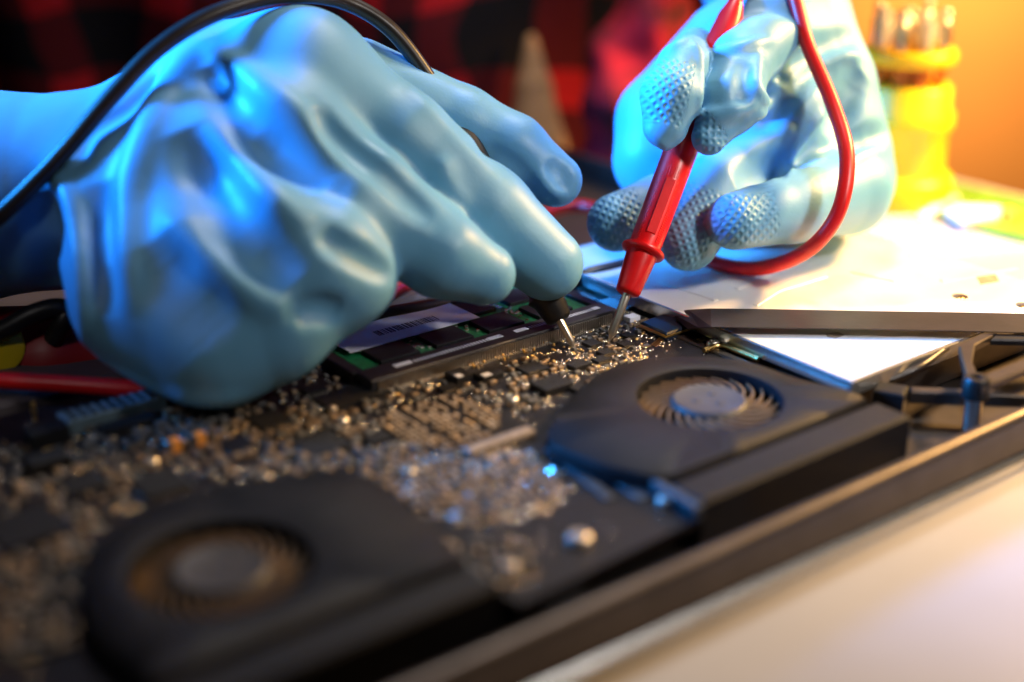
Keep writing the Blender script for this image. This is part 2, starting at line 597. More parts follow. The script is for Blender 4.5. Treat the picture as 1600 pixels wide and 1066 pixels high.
# named larger parts, placed from the photograph
for (k, px, py, w, d, h) in [
        ('chip', 925, 540, 3.6, 3.6, 0.9), ('chip', 977, 541, 3.2, 3.2, 0.9), ('chip', 981, 527, 2.8, 2.8, 0.8),
        ('chip', 946, 554, 3.4, 3.0, 0.9), ('chip', 938, 566, 3.6, 3.0, 1.0), ('chip_blue', 960, 480, 11, 9, 1.0), ('chip_pale', 987, 500, 3.4, 2.6, 1.2),
        ('chip', 831, 580, 6.0, 5.0, 1.1), ('chip_plain', 717, 592, 4.5, 5.0, 1.6), ('chip_plain', 764, 590, 6.0, 4.0, 1.3),
        ('chip_plain', 862, 608, 8.0, 6.0, 1.8), ('chip_plain', 530, 627, 9, 8, 0.9), ('chip_plain', 570, 614, 9, 8, 0.9),
        ('chip', 490, 612, 5, 4, 1.0), ('chip', 500, 698, 9, 9, 1.1), ('chip_plain', 200, 668, 12, 4, 1.6), ('chip_plain', 655, 590, 7, 3.4, 1.4),
        ('chip', 420, 660, 7, 7, 1.0), ('chip_plain', 75, 690, 8, 5, 3.4), ('chip_plain', 75, 730, 8, 5, 2.6), ('chip', 250, 760, 9, 9, 1.1),
        ('chip', 40, 830, 12, 12, 1.2), ('chip_plain', 905, 575, 5, 3, 1.2), ('chip', 905, 610, 4, 3, 1.0), ('chip', 370, 700, 6, 6, 1.0),
        ('chip', 130, 760, 7, 7, 1.0), ('chip_plain', 590, 690, 5, 4, 1.2), ('chip', 700, 610, 4, 3, 0.9)]:
    place(k, 'chip', px, py, w, d, h)
for (px, py, w) in [(717, 587, 1.6), (760, 583, 2.2), (776, 574, 2.0)]:
    u, v = uv(px, py, ZB + 1.7)
    comp('chip_pale', 'pale_marking', u, v, w, 1.8, 0.12, z=ZB + (1.66 if px < 730 else 1.28 if px < 770 else 0.0))
place('cap_orange', 'tantalum_capacitor', 274, 704, 4.0, 3.2, 2.8)
place('cap_orange', 'tantalum_capacitor', 314, 694, 4.0, 3.2, 2.8)
for (px, py, d) in [(800, 625, 3.2), (875, 666, 3.8), (535, 658, 3.0), (640, 738, 3.0), (905, 840, 4.6), (1040, 782, 3.6), (237, 722, 3.0), (416, 746, 2.6),
                    (1114, 537, 3.4), (660, 735, 2.2), (795, 885, 3.6), (520, 640, 2.0)]:
    u, v = uv(px, py, ZB + 1)
    occupied.append((u - d / 2, u + d / 2, v - d / 2, v + d / 2))
    comp('screw', 'screw', u, v, d, d, 1.8)
for (px, py, w, d) in [(1009, 541, 2.2, 1.6), (1098, 531, 2.4, 1.8), (795, 888, 2.0, 3.0)]:
    place('goldpad', 'gold_pad', px, py, w, d, 0.25)
for i in range(7):
    u, v = uv(1022 + i * 1.9, 540 - i * 1.5, ZB)
    comp('goldpad', 'gold_pad', u, v, 0.5, 1.9, 0.2)
# long tan connector, pad field and heat plates
u, v = uv(780, 698, ZB)
occupied.append((u - 10, u + 10, v - 1.6, v + 1.6))
mb = MB()
mb.box(u - 8.5, u + 8.5, v - 1.3, v + 1.3, ZB - 0.05, ZB + 2.0, 0.3, 0)
for i in range(21):
    mb.box(u - 8.2 + i * 0.8, u - 7.8 + i * 0.8, v - 1.9, v - 1.25, ZB - 0.05, ZB + 1.3, 0, 1)
    mb.box(u - 8.2 + i * 0.8, u - 7.8 + i * 0.8, v + 1.25, v + 1.9, ZB - 0.05, ZB + 1.3, 0, 1)
mb.build('board_connector', [M['cap_tan'], M['solder']], board)

n_cap = 0
small = []   # the remainder, joined


def cap_at(kind, name, u, v, s, rz):
    global n_cap
    if n_cap < 285:
        comp(kind, name, u, v, s, s * 0.95, s * 0.75, rz)
        n_cap += 1
    else:
        small.append((u, v, s, rz))


# regular field of decoupling parts
uA, vA = uv(688, 660, ZB)
field = []
for i in range(-8, 9):
    for j in range(-6, 6):
        u, v = uA + i * 1.35, vA + j * 1.9
        if rng.random() < 0.84 and abs(i) + abs(j) < 12 and i not in (-3, 4):
            field.append((u, v))
for (u, v) in field:
    if free(u, v, 0.4):
        cap_at('cap_tan', 'capacitor', u + rng.normal(0, .06), v + rng.normal(0, .06), 1.12, math.pi / 2)
occupied.append((uA - 11, uA + 11, vA - 12.5, vA + 11))
clusters = [  # px, py, radius x, radius y, count, size mm, kind
    (745, 760, 130, 55, 230, 1.3, 'cap_tan'), (520, 690, 70, 40, 40, 1.7, 'cap_silver'), (620, 735, 60, 40, 34, 1.7, 'cap_tan'),
    (250, 680, 150, 50, 70, 1.6, 'cap_silver'), (90, 760, 120, 70, 70, 1.4, 'cap_tan'), (60, 920, 110, 110, 80, 1.9, 'cap_gold'),
    (800, 620, 60, 25, 22, 1.3, 'cap_grey'), (760, 885, 80, 40, 22, 1.5, 'cap_grey'), (420, 720, 120, 40, 30, 1.7, 'cap_grey'),
    (835, 583, 45, 22, 26, 1.2, 'cap_silver'), (945, 550, 50, 28, 40, 1.0, 'cap_silver'), (960, 500, 60, 30, 26, 1.0, 'cap_grey'),
    (480, 600, 50, 40, 24, 1.3, 'cap_grey'), (660, 610, 80, 20, 16, 1.3, 'cap_grey'), (930, 600, 60, 30, 10, 1.2, 'cap_grey'),
    (560, 650, 90, 30, 20, 1.4, 'cap_grey'), (360, 660, 120, 30, 34, 1.4, 'cap_silver')]
order = [0, 2, 5, 4, 7, 1, 10, 9, 8, 3, 6, 11, 12, 13, 14, 15, 16]
for ci in order:
    px, py, rx, ry, cnt, s, kind = clusters[ci]
    n, tries = 0, 0
    while n < cnt and tries < cnt * 6:
        tries += 1
        a, r = rng.random() * 2 * math.pi, math.sqrt(rng.random())
        u, v = uv(px + rx * r * math.cos(a), py + ry * r * math.sin(a), ZB)
        if not free(u, v, s * 0.55):
            continue
        sz = s * rng.uniform(0.75, 1.25)
        kk = kind if rng.random() < 0.7 else ('cap_tan', 'cap_grey', 'cap_silver')[rng.integers(3)]
        cap_at(kk, 'resistor' if kk == 'cap_grey' else 'capacitor', u, v, sz, (math.pi / 2) * rng.integers(2))
        occupied.append((u - s * .5, u + s * .5, v - s * .5, v + s * .5))
        n += 1
# tiny solder joints and remaining parts: one mass
mb = MB()
for (u, v, s, rz) in small:
    a, b = (s * 0.6, s * 0.42) if rz < 1 else (s * 0.42, s * 0.6)
    mb.box(u - a, u + a, v - b, v + b, ZB - 0.02, ZB + s * 0.6, 0.12, 1 if rng.random() < 0.5 else 3)
cells = {}
for (a, b, c, d) in occupied:
    pass
dots = 0
core = [c for c in clusters] + [(945, 545, 55, 35, 60, 0.5, 'x'), (1000, 520, 60, 30, 40, 0.5, 'x'), (870, 590, 60, 40, 40, .5, 'x'), (300, 680, 260, 60, 60, .5, 'x')]
for (px, py, rx, ry, cnt, s, kind) in core:
    for _ in range(int(cnt * 1.4) + 10):
        a, r = rng.random() * 2 * math.pi, math.sqrt(rng.random())
        u, v = uv(px + rx * 1.15 * r * math.cos(a), py + ry * 1.15 * r * math.sin(a), ZB)
        if not free(u, v, 0.1):
            continue
        run = rng.integers(1, 5)
        for k in range(run):
            rr = rng.uniform(0.18, 0.42)
            uu, vv = (u + k * 0.9, v) if rng.random() < 0.7 else (u, v + k * 0.9)
            mb.lathe([(rr, 0), (rr * 0.92, rr * 0.45), (rr * 0.62, rr * 0.82), (rr * 0.22, rr)], c=(uu, vv, ZB - 0.01), seg=8, mi=0 if rng.random() < 0.8 else 2)
            dots += 1
# loose single joints over the whole board
for _ in range(700):
    u, v = rng.uniform(-214, -3), rng.uniform(-18, 105)
    if free(u, v, 0.2):
        rr = rng.uniform(0.15, 0.36)
        mb.lathe([(rr, 0), (rr * 0.92, rr * 0.45), (rr * 0.62, rr * 0.82), (rr * 0.22, rr)], c=(u, v, ZB - 0.01), seg=8, mi=0)
o = mb.build('solder_joints', [M['solder'], M['cap_grey'], M['gold'], M['tin']], board, smooth=True)
tag(o, kind='stuff')
# row of curved gold pins in front of the memory socket
mb = MB()
for i in range(26):
    u, v = uv(722 + i * 5.2, 569 - i * 1.45 + 4 * math.sin(i * 0.8), ZB)
    for k in range(3):
        mb.lathe([(0.34, 0), (0.3, 0.5), (0.12, 0.8)], c=(u + 0.3 * k, v - 1.3 * k, ZB - 0.01), seg=8, mi=0 if (i + k) % 3 else 1)
tag(mb.build('socket_joints', [M['solder'], M['gold']], board), kind='stuff')

# ---- memory module and socket
ram = empty('memory_module')
ram.parent = lap
RU0, RU1, RV0, RV1, RZ = -80.0, -12.4, 72.6, 99.0, 14.3
mb = MB()
mb.box(RU0, RU1, RV0, RV1, RZ - 0.9, RZ, 0.08)
mb.build('green_panel', M['ram_green'], ram)
for i in range(4):
    for k in range(2):
        c = MB()
        u = RU0 + 10.2 + i * 15.6
        v = RV0 + 6.3 + k * 11.8
        c.box(u - 5.4, u + 5.4, v - 4.3, v + 4.3, RZ - 0.05, RZ + 1.0, 0.1)
        c.build('memory_chip', M['chip'], ram)
mb = MB()
mb.box(-78.2, -40.6, 83.2, 97.2, RZ + 1.05, RZ + 1.16)
mb.build('label', M['label'], ram)
mb = MB()
x = -67.0
while x < -49.5:
    w = rng.choice([0.18, 0.3, 0.5])
    mb.box(x, x + w, 88.0, 91.2, RZ + 1.165, RZ + 1.19)
    x += w + rng.choice([0.2, 0.35, 0.5])
mb.build('barcode', M['ink'], ram)
mb = MB()
for _ in range(60):
    u = rng.choice([-46.4, -62, -30.6]) + rng.uniform(-1.8, 1.8)
    v = rng.uniform(76, 98)
    mb.box(u - 0.45, u + 0.45, v - 0.28, v + 0.28, RZ - 0.02, RZ + 0.5, 0.08)
for k in range(40):
    u = RU0 + 1 + k * 1.7
    mb.lathe([(0.3, 0), (0.2, 0.25)], c=(u, 98.2, RZ - 0.01), seg=7)
tag(mb.build('solder_joints', M['solder'], ram), kind='stuff')

sk = empty('memory_socket')
sk.parent = lap
mb = MB()
mb.box(-83, -9.5, 66.6, 73.4, ZB + 0.05, RZ + 1.0, 0.25)
mb.box(-83.5, -80.6, 73.5, 96, ZB + 0.05, RZ + 0.6, 0.25)
mb.box(-11.8, -9, 73.5, 96, ZB + 0.05, RZ + 0.6, 0.25)
mb.build('housing', M['socket'], sk)
for (a, b) in ((-74.5, -69.8), (-47.6, -43.6), (-39.6, -35.8), (-14.8, -12.6)):
    m2 = MB()
    m2.box(a, b, 69.6, 71.2, RZ + 1.0, RZ + 1.12)
    m2.build('pale_marking', M['blank'], sk)
mb = MB()
for i in range(24):
    u = -69.0 + i * 0.9
    mb.box(u, u + 0.45, 69.6, 71.0, RZ + 1.0, RZ + 1.08)
    u = -35.0 + i * 0.84
    mb.box(u, u + 0.45, 69.6, 71.0, RZ + 1.0, RZ + 1.08)
tag(mb.build('printed_ticks', M['blank'], sk), kind='stuff')
mb = MB()
for i in range(100):
    u = -81.5 + i * 0.70
    mb.prism([(u, 65.9), (u + 0.28, 65.9), (u + 0.28, 66.58), (u, 66.58)], ZB, RZ + 0.4, 0.0, 0)
    mb.box(u, u + 0.28, 65.0, 65.88, ZB - 0.01, ZB + 0.35, 0, 0)
tag(mb.build('pins', M['steel'], sk), kind='stuff')

# ---- fans
ZF = 16.0


def make_fan(c, outline, slot, ledge):
    fan = empty('cooling_fan', (0, 0, 0))
    fan.parent = lap
    R, N = 15.6, 72
    # top plate with a round opening, sampled by angle about the centre
    pts = [np.array(p) for p in outline]
    outer = []
    for k in range(N):
        a = 2 * math.pi * k / N
        d = np.array([math.cos(a), math.sin(a)])
        best = None
        for i in range(len(pts)):
            p, q = pts[i] - c, pts[(i + 1) % len(pts)] - c
            e = q - p
            den = d[0] * e[1] - d[1] * e[0]
            if abs(den) < 1e-9:
                continue
            s_ = (p[0] * e[1] - p[1] * e[0]) / den
            w = (p[0] * d[1] - p[1] * d[0]) / den
            if s_ > 0 and -1e-6 <= w <= 1 + 1e-6 and (best is None or s_ < best):
                best = s_
        outer.append(c + d * best)
    m = MB()
    rings = []
    for (kind, off, z) in (('o', 0, 4.7), ('o', 0, ZF - 0.8), ('o', -0.8, ZF), ('i', 1.0, ZF), ('i', 0.25, ZF - 0.25), ('i', 0, ZF - 1.0), ('i', 0, 6.0)):
        r = []
        for k in range(N):
            a = 2 * math.pi * k / N
            d = np.array([math.cos(a), math.sin(a)])
            p = outer[k] + d * off if kind == 'o' else c + d * (R + off)
            r.append((p[0], p[1], z))
        rings.append(r)
    vs = [p for r in rings for p in r]
    fs = []
    for k in range(len(rings) - 1):
        for i in range(N):
            j = (i + 1) % N
            fs.append((k * N + i, k * N + j, (k + 1) * N + j, (k + 1) * N + i))
    m.add(vs, fs)
    m.build('housing', M['fan'], fan, smooth=True)
    m = MB()
    m.lathe([(R + 0.6, 4.8), (R + 0.6, 6.2)], c=(c[0], c[1], 0), seg=48)
    m.build('cavity_floor', M['fan_dark'], fan)
    # rotor
    m = MB()
    m.lathe([(8.6, 6.3), (8.6, 14.2), (8.3, 15.0), (7.6, 15.5), (7.2, 15.35), (0.5, 15.35)], c=(c[0], c[1], 0), seg=48)
    m.build('hub', M['hub'], fan, smooth=True)
    for k in range(3):
        m = MB()
        a = 2 * math.pi * k / 3 + 0.6
        m.lathe([(0.9, 15.36), (0.8, 15.55), (0.3, 15.6)], c=(c[0] + 3.0 * math.cos(a), c[1] + 3.0 * math.sin(a), 0), seg=12)
        m.build('hub_stud', M['hub'], fan, smooth=True)
    bl = MB()
    n = 6
    vs, fs = [], []
    for i in range(n + 1):
        r = 8.4 + (15.1 - 8.4) * i / n
        a = 0.72 * (i / n) ** 1.1
        th = 0.42 - 0.2 * i / n
        ca_, sa_ = math.cos(a), math.sin(a)
        top = 14.6 - 0.4 * i / n
        for (s_, z) in ((-th, 11), (th, 11), (th, top), (-th, top)):
            tw = s_ + (z - 11) * 0.10
            vs.append((r * ca_ - sa_ * tw, r * sa_ + ca_ * tw, z))
    for i in range(n):
        for k in range(4):
            fs.append((i * 4 + k, i * 4 + (k + 1) % 4, (i + 1) * 4 + (k + 1) % 4, (i + 1) * 4 + k))
    fs += [(3, 2, 1, 0), (n * 4, n * 4 + 1, n * 4 + 2, n * 4 + 3)]
    bl.add(vs, fs)
    bme = bl.mesh('blade', M['blade'])
    NB = 23
    for k in range(NB):
        o = link('blade', bme, fan)
        o.location = (c[0] * MM, c[1] * MM, 0)
        o.rotation_euler = (0, 0, 2 * math.pi * k / NB)
    # outlet ledge in front, split from the plate by a groove
    m = MB()
    m.prism(ledge, 4.7, ZF - 0.7, 0.7)
    m.build('outlet_duct', M['fan'], fan)
    return fan


fan_right = make_fan(FAN2, OUT2, None, [(-65.2, -9.6), (-3.2, -9.6), (-3.2, -18.6), (-64.9, -18.6)])
fan_left = make_fan(FAN1, OUT1, None, [(-170, -9.6), (-112.2, -9.6), (-112.2, -18.2), (-168, -18.2)])
# heat plates between board and right fan
def strip(name, p0, p1, w, z0, z1, m):
    p0, p1 = np.array(p0), np.array(p1)
    d = (p1 - p0) / np.linalg.norm(p1 - p0)
    n = np.array([-d[1], d[0]]) * w / 2
    k = MB()
    k.prism([tuple(p0 - n), tuple(p1 - n), tuple(p1 + n), tuple(p0 + n)], z0, z1, min(0.4, (z1 - z0) * 0.3))
    return k.build(name, m, lap)


strip('heat_plate', uv(858, 690, 14), uv(955, 768, 14), 2.4, ZB + 0.05, 12.7, M['heat'])
strip('heat_plate', uv(905, 690, 14), uv(1015, 765, 14), 5.0, ZB + 0.05, 12.6, M['heat'])
strip('heat_plate', uv(690, 845, 14), uv(760, 905, 14), 4.0, ZB + 0.05, 12.9, M['heat'])
strip('foam_strip', uv(1000, 735, 15), uv(1092, 792, 15), 2.0, ZB + 0.05, 15.2, M['heat'])
strip('board_clip', uv(845, 915, 10), uv(905, 893, 10), 3.0, 5, 11.5, M['heat'])
strip('hinge_plate', (-118, -24.6), (-62, -24.6), 3.0, 4.6, 8.5, M['alu_dark'])

# ---- optical drive
drv = empty('optical_drive')
drv.parent = lap
ZD = 16.0
mb = MB()
mb.box(1.2, 88, 1.2, 108, 5.0, ZD - 1.0)
mb.build('drive_body', M['alu_dark'], drv)
# cover sheet with round screw holes cut in it: built on a grid of cells, a hole cell is a ring
holes = [tuple(uv(px, py, ZD)) for px, py in ((1310, 451), (1385, 478), (1500, 463), (1600, 477))]
m = MB()
us = [0.0]; vs_ = [0.0]
RH = 2.1
for (a, b) in holes:
    us += [a - RH * 1.4, a + RH * 1.4]; vs_ += [b - RH * 1.4, b + RH * 1.4]
us = sorted(set([round(x, 3) for x in us + [89.0]])); vs_ = sorted(set([round(x, 3) for x in vs_ + [109.0]]))
us = [x for x in us if 0 <= x <= 89]; vs_ = [x for x in vs_ if 0 <= x <= 109]
for i in range(len(us) - 1):
    for j in range(len(vs_) - 1):
        a0, a1, b0, b1 = us[i], us[i + 1], vs_[j], vs_[j + 1]
        hit = [h for h in holes if a0 - .01 <= h[0] - RH * 1.4 and h[0] + RH * 1.4 <= a1 + .01 and b0 - .01 <= h[1] - RH * 1.4 and h[1] + RH * 1.4 <= b1 + .01]
        if hit:
            h = hit[0]
            sq, ci, lo = [], [], []
            for k in range(24):
                a = 2 * math.pi * k / 24
                dx, dy = math.cos(a), math.sin(a)
                q = 1.4 * RH / max(abs(dx), abs(dy))
                sq.append((h[0] + dx * q, h[1] + dy * q, ZD)); ci.append((h[0] + dx * RH, h[1] + dy * RH, ZD)); lo.append((h[0] + dx * RH, h[1] + dy * RH, ZD - 0.9))
            m.add(sq + ci + lo, [(k, (k + 1) % 24, 24 + (k + 1) % 24, 24 + k) for k in range(24)] + [(24 + k, 24 + (k + 1) % 24, 48 + (k + 1) % 24, 48 + k) for k in range(24)])
        else:
            m.add([(a0, b0, ZD), (a1, b0, ZD), (a1, b1, ZD), (a0, b1, ZD)], [(0, 1, 2, 3)])
m.build('cover_sheet', M['alu'], drv)
mb = MB()
mb.box(0.0, 89, -0.9, -0.02, 12.6, ZD + 0.15, 0.2)
mb.box(-0.9, -0.02, -0.9, 109, 13.0, ZD + 0.15, 0.2)
mb.box(0.0, 89, 109.02, 109.9, 12.6, ZD + 0.15, 0.2)
mb.build('cover_lip', M['alu_edge'], drv)
for (px, py) in ((1310, 451), (1385, 478), (1500, 463), (1600, 477)):
    u, v = uv(px, py, ZD)
    k = MB()
    k.lathe([(0.95, ZD - 1.05), (0.95, ZD - 0.5), (0.7, ZD - 0.35)], c=(u + 0.3, v, 0), seg=12)
    k.build('screw', M['gold'], drv)
# pressed ribs on the cover
def rib(p, q, w=1.6, h=0.28):
    p, q = np.array(p), np.array(q)
    d = (q - p) / np.linalg.norm(q - p)
    n = np.array([-d[1], d[0]]) * w / 2
    k = MB()
    k.prism([tuple(p - n), tuple(q - n), tuple(q + n), tuple(p + n)], ZD - 0.02, ZD + h, 0.24)
    k.build('pressed_rib', M['alu'], drv)


for a, b in (((1180, 478), (1215, 455)), ((1215, 455), (1290, 432)), ((1200, 430), (1150, 452)), ((1120, 470), (1030, 440)), ((1420, 400), (1480, 380)), ((1470, 440), (1590, 420)), ((1330, 425), (1400, 440))):
    rib(uv(*a, ZD), uv(*b, ZD))
k = MB()
pts = [uv(px, py, ZD) for px, py in ((1525, 432), (1555, 428), (1562, 440), (1532, 445))]
k.prism(pts, ZD + 0.005, ZD + 0.06)
k.build('paper_tag', M['cap_tan'], drv)
k = MB()
pts = [uv(px, py, ZD) for px, py in ((1290, 522), (1310, 519), (1320, 524), (1305, 529), (1293, 527))]
k.prism(pts, ZD + 0.005, ZD + 0.05)
k.build('sticker', M['cap_tan'], drv)

# ---- ribbon cable over the drive and its connector
rb = empty('ribbon_cable')
rb.parent = lap
top = [(1048, 489, 14.8), (1075, 484, 16.4), (1110, 482, 18.0), (1200, 483, 18.2), (1350, 486, 18.2), (1500, 488, 18.2), (1680, 492, 18.2)]
bot = [(1075, 514, 14.8), (1092, 512, 16.4), (1112, 511, 18.0), (1200, 512, 18.2), (1350, 514, 18.2), (1500, 517, 18.2), (1680, 522, 18.2)]
vsr = []
for (a, b) in zip(top, bot):
    for (px, py, z) in (a, b):
        u, v = uv(px, py, z)
        vsr += [(u, v, z), (u, v, z - 0.25)]
fs = []
for i in range(len(top) - 1):
    b = i * 4
    for q in ((0, 2), (2, 3), (3, 1), (1, 0)):
        fs.append((b + q[0], b + q[1], b + 4 + q[1], b + 4 + q[0]))
fs += [(0, 1, 3, 2), (len(vsr) - 4, len(vsr) - 2, len(vsr) - 1, len(vsr) - 3)]
m = MB(); m.add(vsr, fs)
m.build('flat_strip', M['ribbon'], rb)
pts = [uv(px, py, 14.2) for px, py in ((1000, 503), (1040, 488), (1080, 508), (1042, 521))]
m = MB(); m.prism(pts, ZB + 0.05, 14.2, 0.4)
m.build('plug', M['chip_blue'], rb)
e = [uv(px, py, 13.4) for px, py in ((1000, 508), (1042, 525), (1080, 512))]
m = MB(); m.tube([(e[0][0], e[0][1], 13.2), (e[1][0], e[1][1], 13.2), (e[2][0], e[2][1], 13.2)], 0.45, 8)
m.build('plug_edge', M['gold'], rb)

# ---- bracket, arm and post at the right of the drive
br = empty('hinge_bracket')
br.parent = lap


def poly(name, pxs, z0, z1, m, ch=0.4, parent=br):
    k = MB()
    k.prism([uv(px, py, z1) for px, py in pxs], z0, z1, ch)
    return k.build(name, m, parent)


poly('arm', ((1498, 540), (1530, 522), (1560, 520), (1524, 538), (1520, 565), (1530, 590), (1518, 600), (1510, 590)), 15.8, 17.6, M['alu_dark'])
poly('arm', ((1530, 588), (1600, 560), (1660, 540), (1660, 556), (1600, 578), (1535, 604)), 15.8, 17.5, M['alu_dark'])
poly('arm', ((1556, 521), (1680, 523), (1680, 533), (1548, 530)), 15.9, 17.4, M['black'])
u, v = uv(1526, 597, 17)
m = MB(); m.lathe([(3.0, 13.5), (3.0, 17.6), (2.5, 18.2), (1.2, 18.2), (1.1, 17.4)], c=(u, v, 0), seg=20)
m.build('boss', M['black'], br, smooth=True)
m = MB(); m.lathe([(1.9, 4.6), (1.9, 13.4)], c=(u, v, 0), seg=16)
m.build('post', M['steel'], br, smooth=True)
strip('cross_bar', uv(1422, 610, 12), uv(1680, 620, 12), 3.2, 9.6, 12.4, M['alu_dark'])
strip('cable_clip', uv(1368, 606, 13), uv(1416, 614, 13), 6, 6, 13.6, M['black'])
m = MB()
m.tube(spline([np.array([*uv(px, py, z), z]) for px, py, z in ((1330, 612, 11), (1400, 590, 13), (1440, 572, 14.5), (1478, 545, 15), (1505, 530, 15))], 8), 0.9, 10)
m.build('cable', M['rubber'], lap, smooth=True)
# dark cables behind the memory
m = MB()
m.tube(spline([np.array([*uv(px, py, z), z]) for px, py, z in ((470, 520, 14), (540, 503, 15), (610, 490, 15.5), (680, 478, 15), (760, 455, 14))], 8), 2.0, 12)
m.build('cable', M['rubber'], lap, smooth=True)
m = MB()
m.tube(spline([np.array([*uv(px, py, z), z]) for px, py, z in ((880, 445, 13), (930, 428, 15), (985, 415, 15), (1040, 405, 14))], 8), 2.2, 12)
m.build('cable', M['rubber'], lap, smooth=True)
# angled cable beside the drive and the trim along it
strip('drive_trim', (-4.6, 2), (-4.6, 52), 2.4, 8, 12.6, M['alu_dark'])
m = MB()
m.tube(spline([np.array([*uv(px, py, z), z]) for px, py, z in ((1100, 548, 12.8), (1125, 540, 13), (1150, 548, 13), (1185, 562, 13))], 8), 0.7, 8)
m.build('wire', M['gold'], lap, smooth=True)
# port block with rows of contacts at the far board edge
pb_ = empty('contact_block')
pb_.parent = lap
cu, cv = uv(175, 632, 15)
m = MB(); m.box(cu - 11, cu + 11, cv - 3, cv + 3.5, ZB + 0.05, 15, 0.3)
m.build('shell', M['steel_blue'], pb_)
for i in range(9):
    for j in range(3):
        m = MB(); m.box(cu - 9.5 + i * 2.2, cu - 8.5 + i * 2.2, cv - 2.0 + j * 1.9, cv - 1.1 + j * 1.9, 14.98, 15.25, 0.05)
        m.build('contact', M['chip'], pb_)
u, v = uv(55, 657, ZB)
m = MB(); m.lathe([(0.5, ZB - .05), (0.5, 13.6), (0.75, 13.7), (0.75, 14.4), (0.5, 14.5), (0.5, 16.0), (0.3, 16.3)], c=(u, v, 0), seg=12)
m.build('contact_pin', M['gold'], lap, smooth=True)

# ------------------------------------------------------------------ signed distance modelling for soft bodies
def build_field(bodies, fingers, k_join, k_between, voxel, lo=None, hi=None, pad=8.0):
    """bodies: list of chains [(xyz, r)...] merged softly; each finger is merged to the body, then to each other"""
    allp = [(p, r) for ch in bodies + fingers for p, r in ch]
    lo = np.min([p - r for p, r in allp], axis=0) - pad if lo is None else lo
    hi = np.max([p + r for p, r in allp], axis=0) + pad if hi is None else hi
    n = np.ceil((hi - lo) / voxel).astype(int)
    ax = [lo[i] + voxel * np.arange(n[i], dtype=np.float32) for i in range(3)]
    X, Y, Z = [a.astype(np.float32) for a in np.meshgrid(*ax, indexing='ij')]

    def seg(a, ra, b, rb):
        ba = b - a
        h = ((X - a[0]) * ba[0] + (Y - a[1]) * ba[1] + (Z - a[2]) * ba[2]) / max(1e-6, float(ba @ ba))
        h = np.clip(h, 0, 1).astype(np.float32)
        return np.sqrt((X - a[0] - h * ba[0]) ** 2 + (Y - a[1] - h * ba[1]) ** 2 + (Z - a[2] - h * ba[2]) ** 2) - (ra + (rb - ra) * h)

    def chain(ch, k):
        d = None
        for (p, r), (q, s_) in zip(ch[:-1], ch[1:]):
            e = seg(p, r, q, s_)
            d = e if d is None else smin(d, e, k)
        return d

    def smin(a, b, k):
        h = np.clip(0.5 + 0.5 * (b - a) / k, 0, 1)
        return (b + (a - b) * h - k * h * (1 - h)).astype(np.float32)
    body = None
    for ch in bodies:
        e = chain(ch, 2.0)
        body = e if body is None else smin(body, e, k_join)
    D = body
    for ch in fingers:
        e = smin(body, chain(ch, 2.0), k_join) if body is not None else chain(ch, 2.0)
        D = e if D is None else smin(D, e, k_between)
    return D, lo, voxel, (X, Y, Z)


def sample(D, lo, vx, p):
    g = (p - lo) / vx
    i = np.floor(g).astype(int)
    if np.any(i < 0) or np.any(i + 1 >= np.array(D.shape)):
        return 5.0
    f = g - i
    c = D[i[0]:i[0] + 2, i[1]:i[1] + 2, i[2]:i[2] + 2].astype(float)
    c = c[0] * (1 - f[0]) + c[1] * f[0]
    c = c[0] * (1 - f[1]) + c[1] * f[1]
    return c[0] * (1 - f[2]) + c[1] * f[2]


def march(D, lo, vx, px, py, t0=230.0, t1=470.0):
    t = t0
    best, bt = 1e9, None
    while t < t1:
        d = sample(D, lo, vx, W(px, py, t))
        if d < best:
            best, bt = d, t
        if d < 0.15:
            return W(px, py, t)
        t += max(0.3, min(d * 0.8, 4))
    return W(px, py, bt)


BASE = {}


def fold(F, pts_px, amp, w, smooth_n=5):
    """raise (amp>0) or sink (amp<0) the surface along a line that lies on it"""
    D, lo, vx, (X, Y, Z) = F
    key = id(D)
    if key not in BASE:
        BASE[key] = D.copy()
    D0 = BASE[key]
    dense = spline([(p[0], p[1], 0) for p in pts_px], smooth_n)
    pts = [march(D0, lo, vx, p[0], p[1]) for p in dense]
    P_ = np.array(pts)
    a = np.maximum(((P_.min(0) - 3 * w - lo) / vx).astype(int), 0)
    b = np.minimum(((P_.max(0) + 3 * w - lo) / vx).astype(int) + 1, D.shape)
    if np.any(b - a < 1):
        return
    sl = tuple(slice(a[i], b[i]) for i in range(3))
    x, y, z = X[sl], Y[sl], Z[sl]
    best = np.full(x.shape, 1e9, np.float32)
    env = np.ones(x.shape, np.float32)
    n = len(pts) - 1
    for i in range(n):
        p, q = P_[i], P_[i + 1]
        ba = q - p
        h = np.clip(((x - p[0]) * ba[0] + (y - p[1]) * ba[1] + (z - p[2]) * ba[2]) / max(1e-6, ba @ ba), 0, 1)
        d = (x - p[0] - h * ba[0]) ** 2 + (y - p[1] - h * ba[1]) ** 2 + (z - p[2] - h * ba[2]) ** 2
        s_ = (i + h) / n
        e = np.sin(np.clip(np.minimum(s_, 1 - s_) * 2.6 + 0.06, 0, 1) * math.pi / 2)
        m = d < best
        best = np.where(m, d, best)
        env = np.where(m, e, env)
    D[sl] -= (amp * env * np.exp(-best / (w * w))).astype(np.float32)


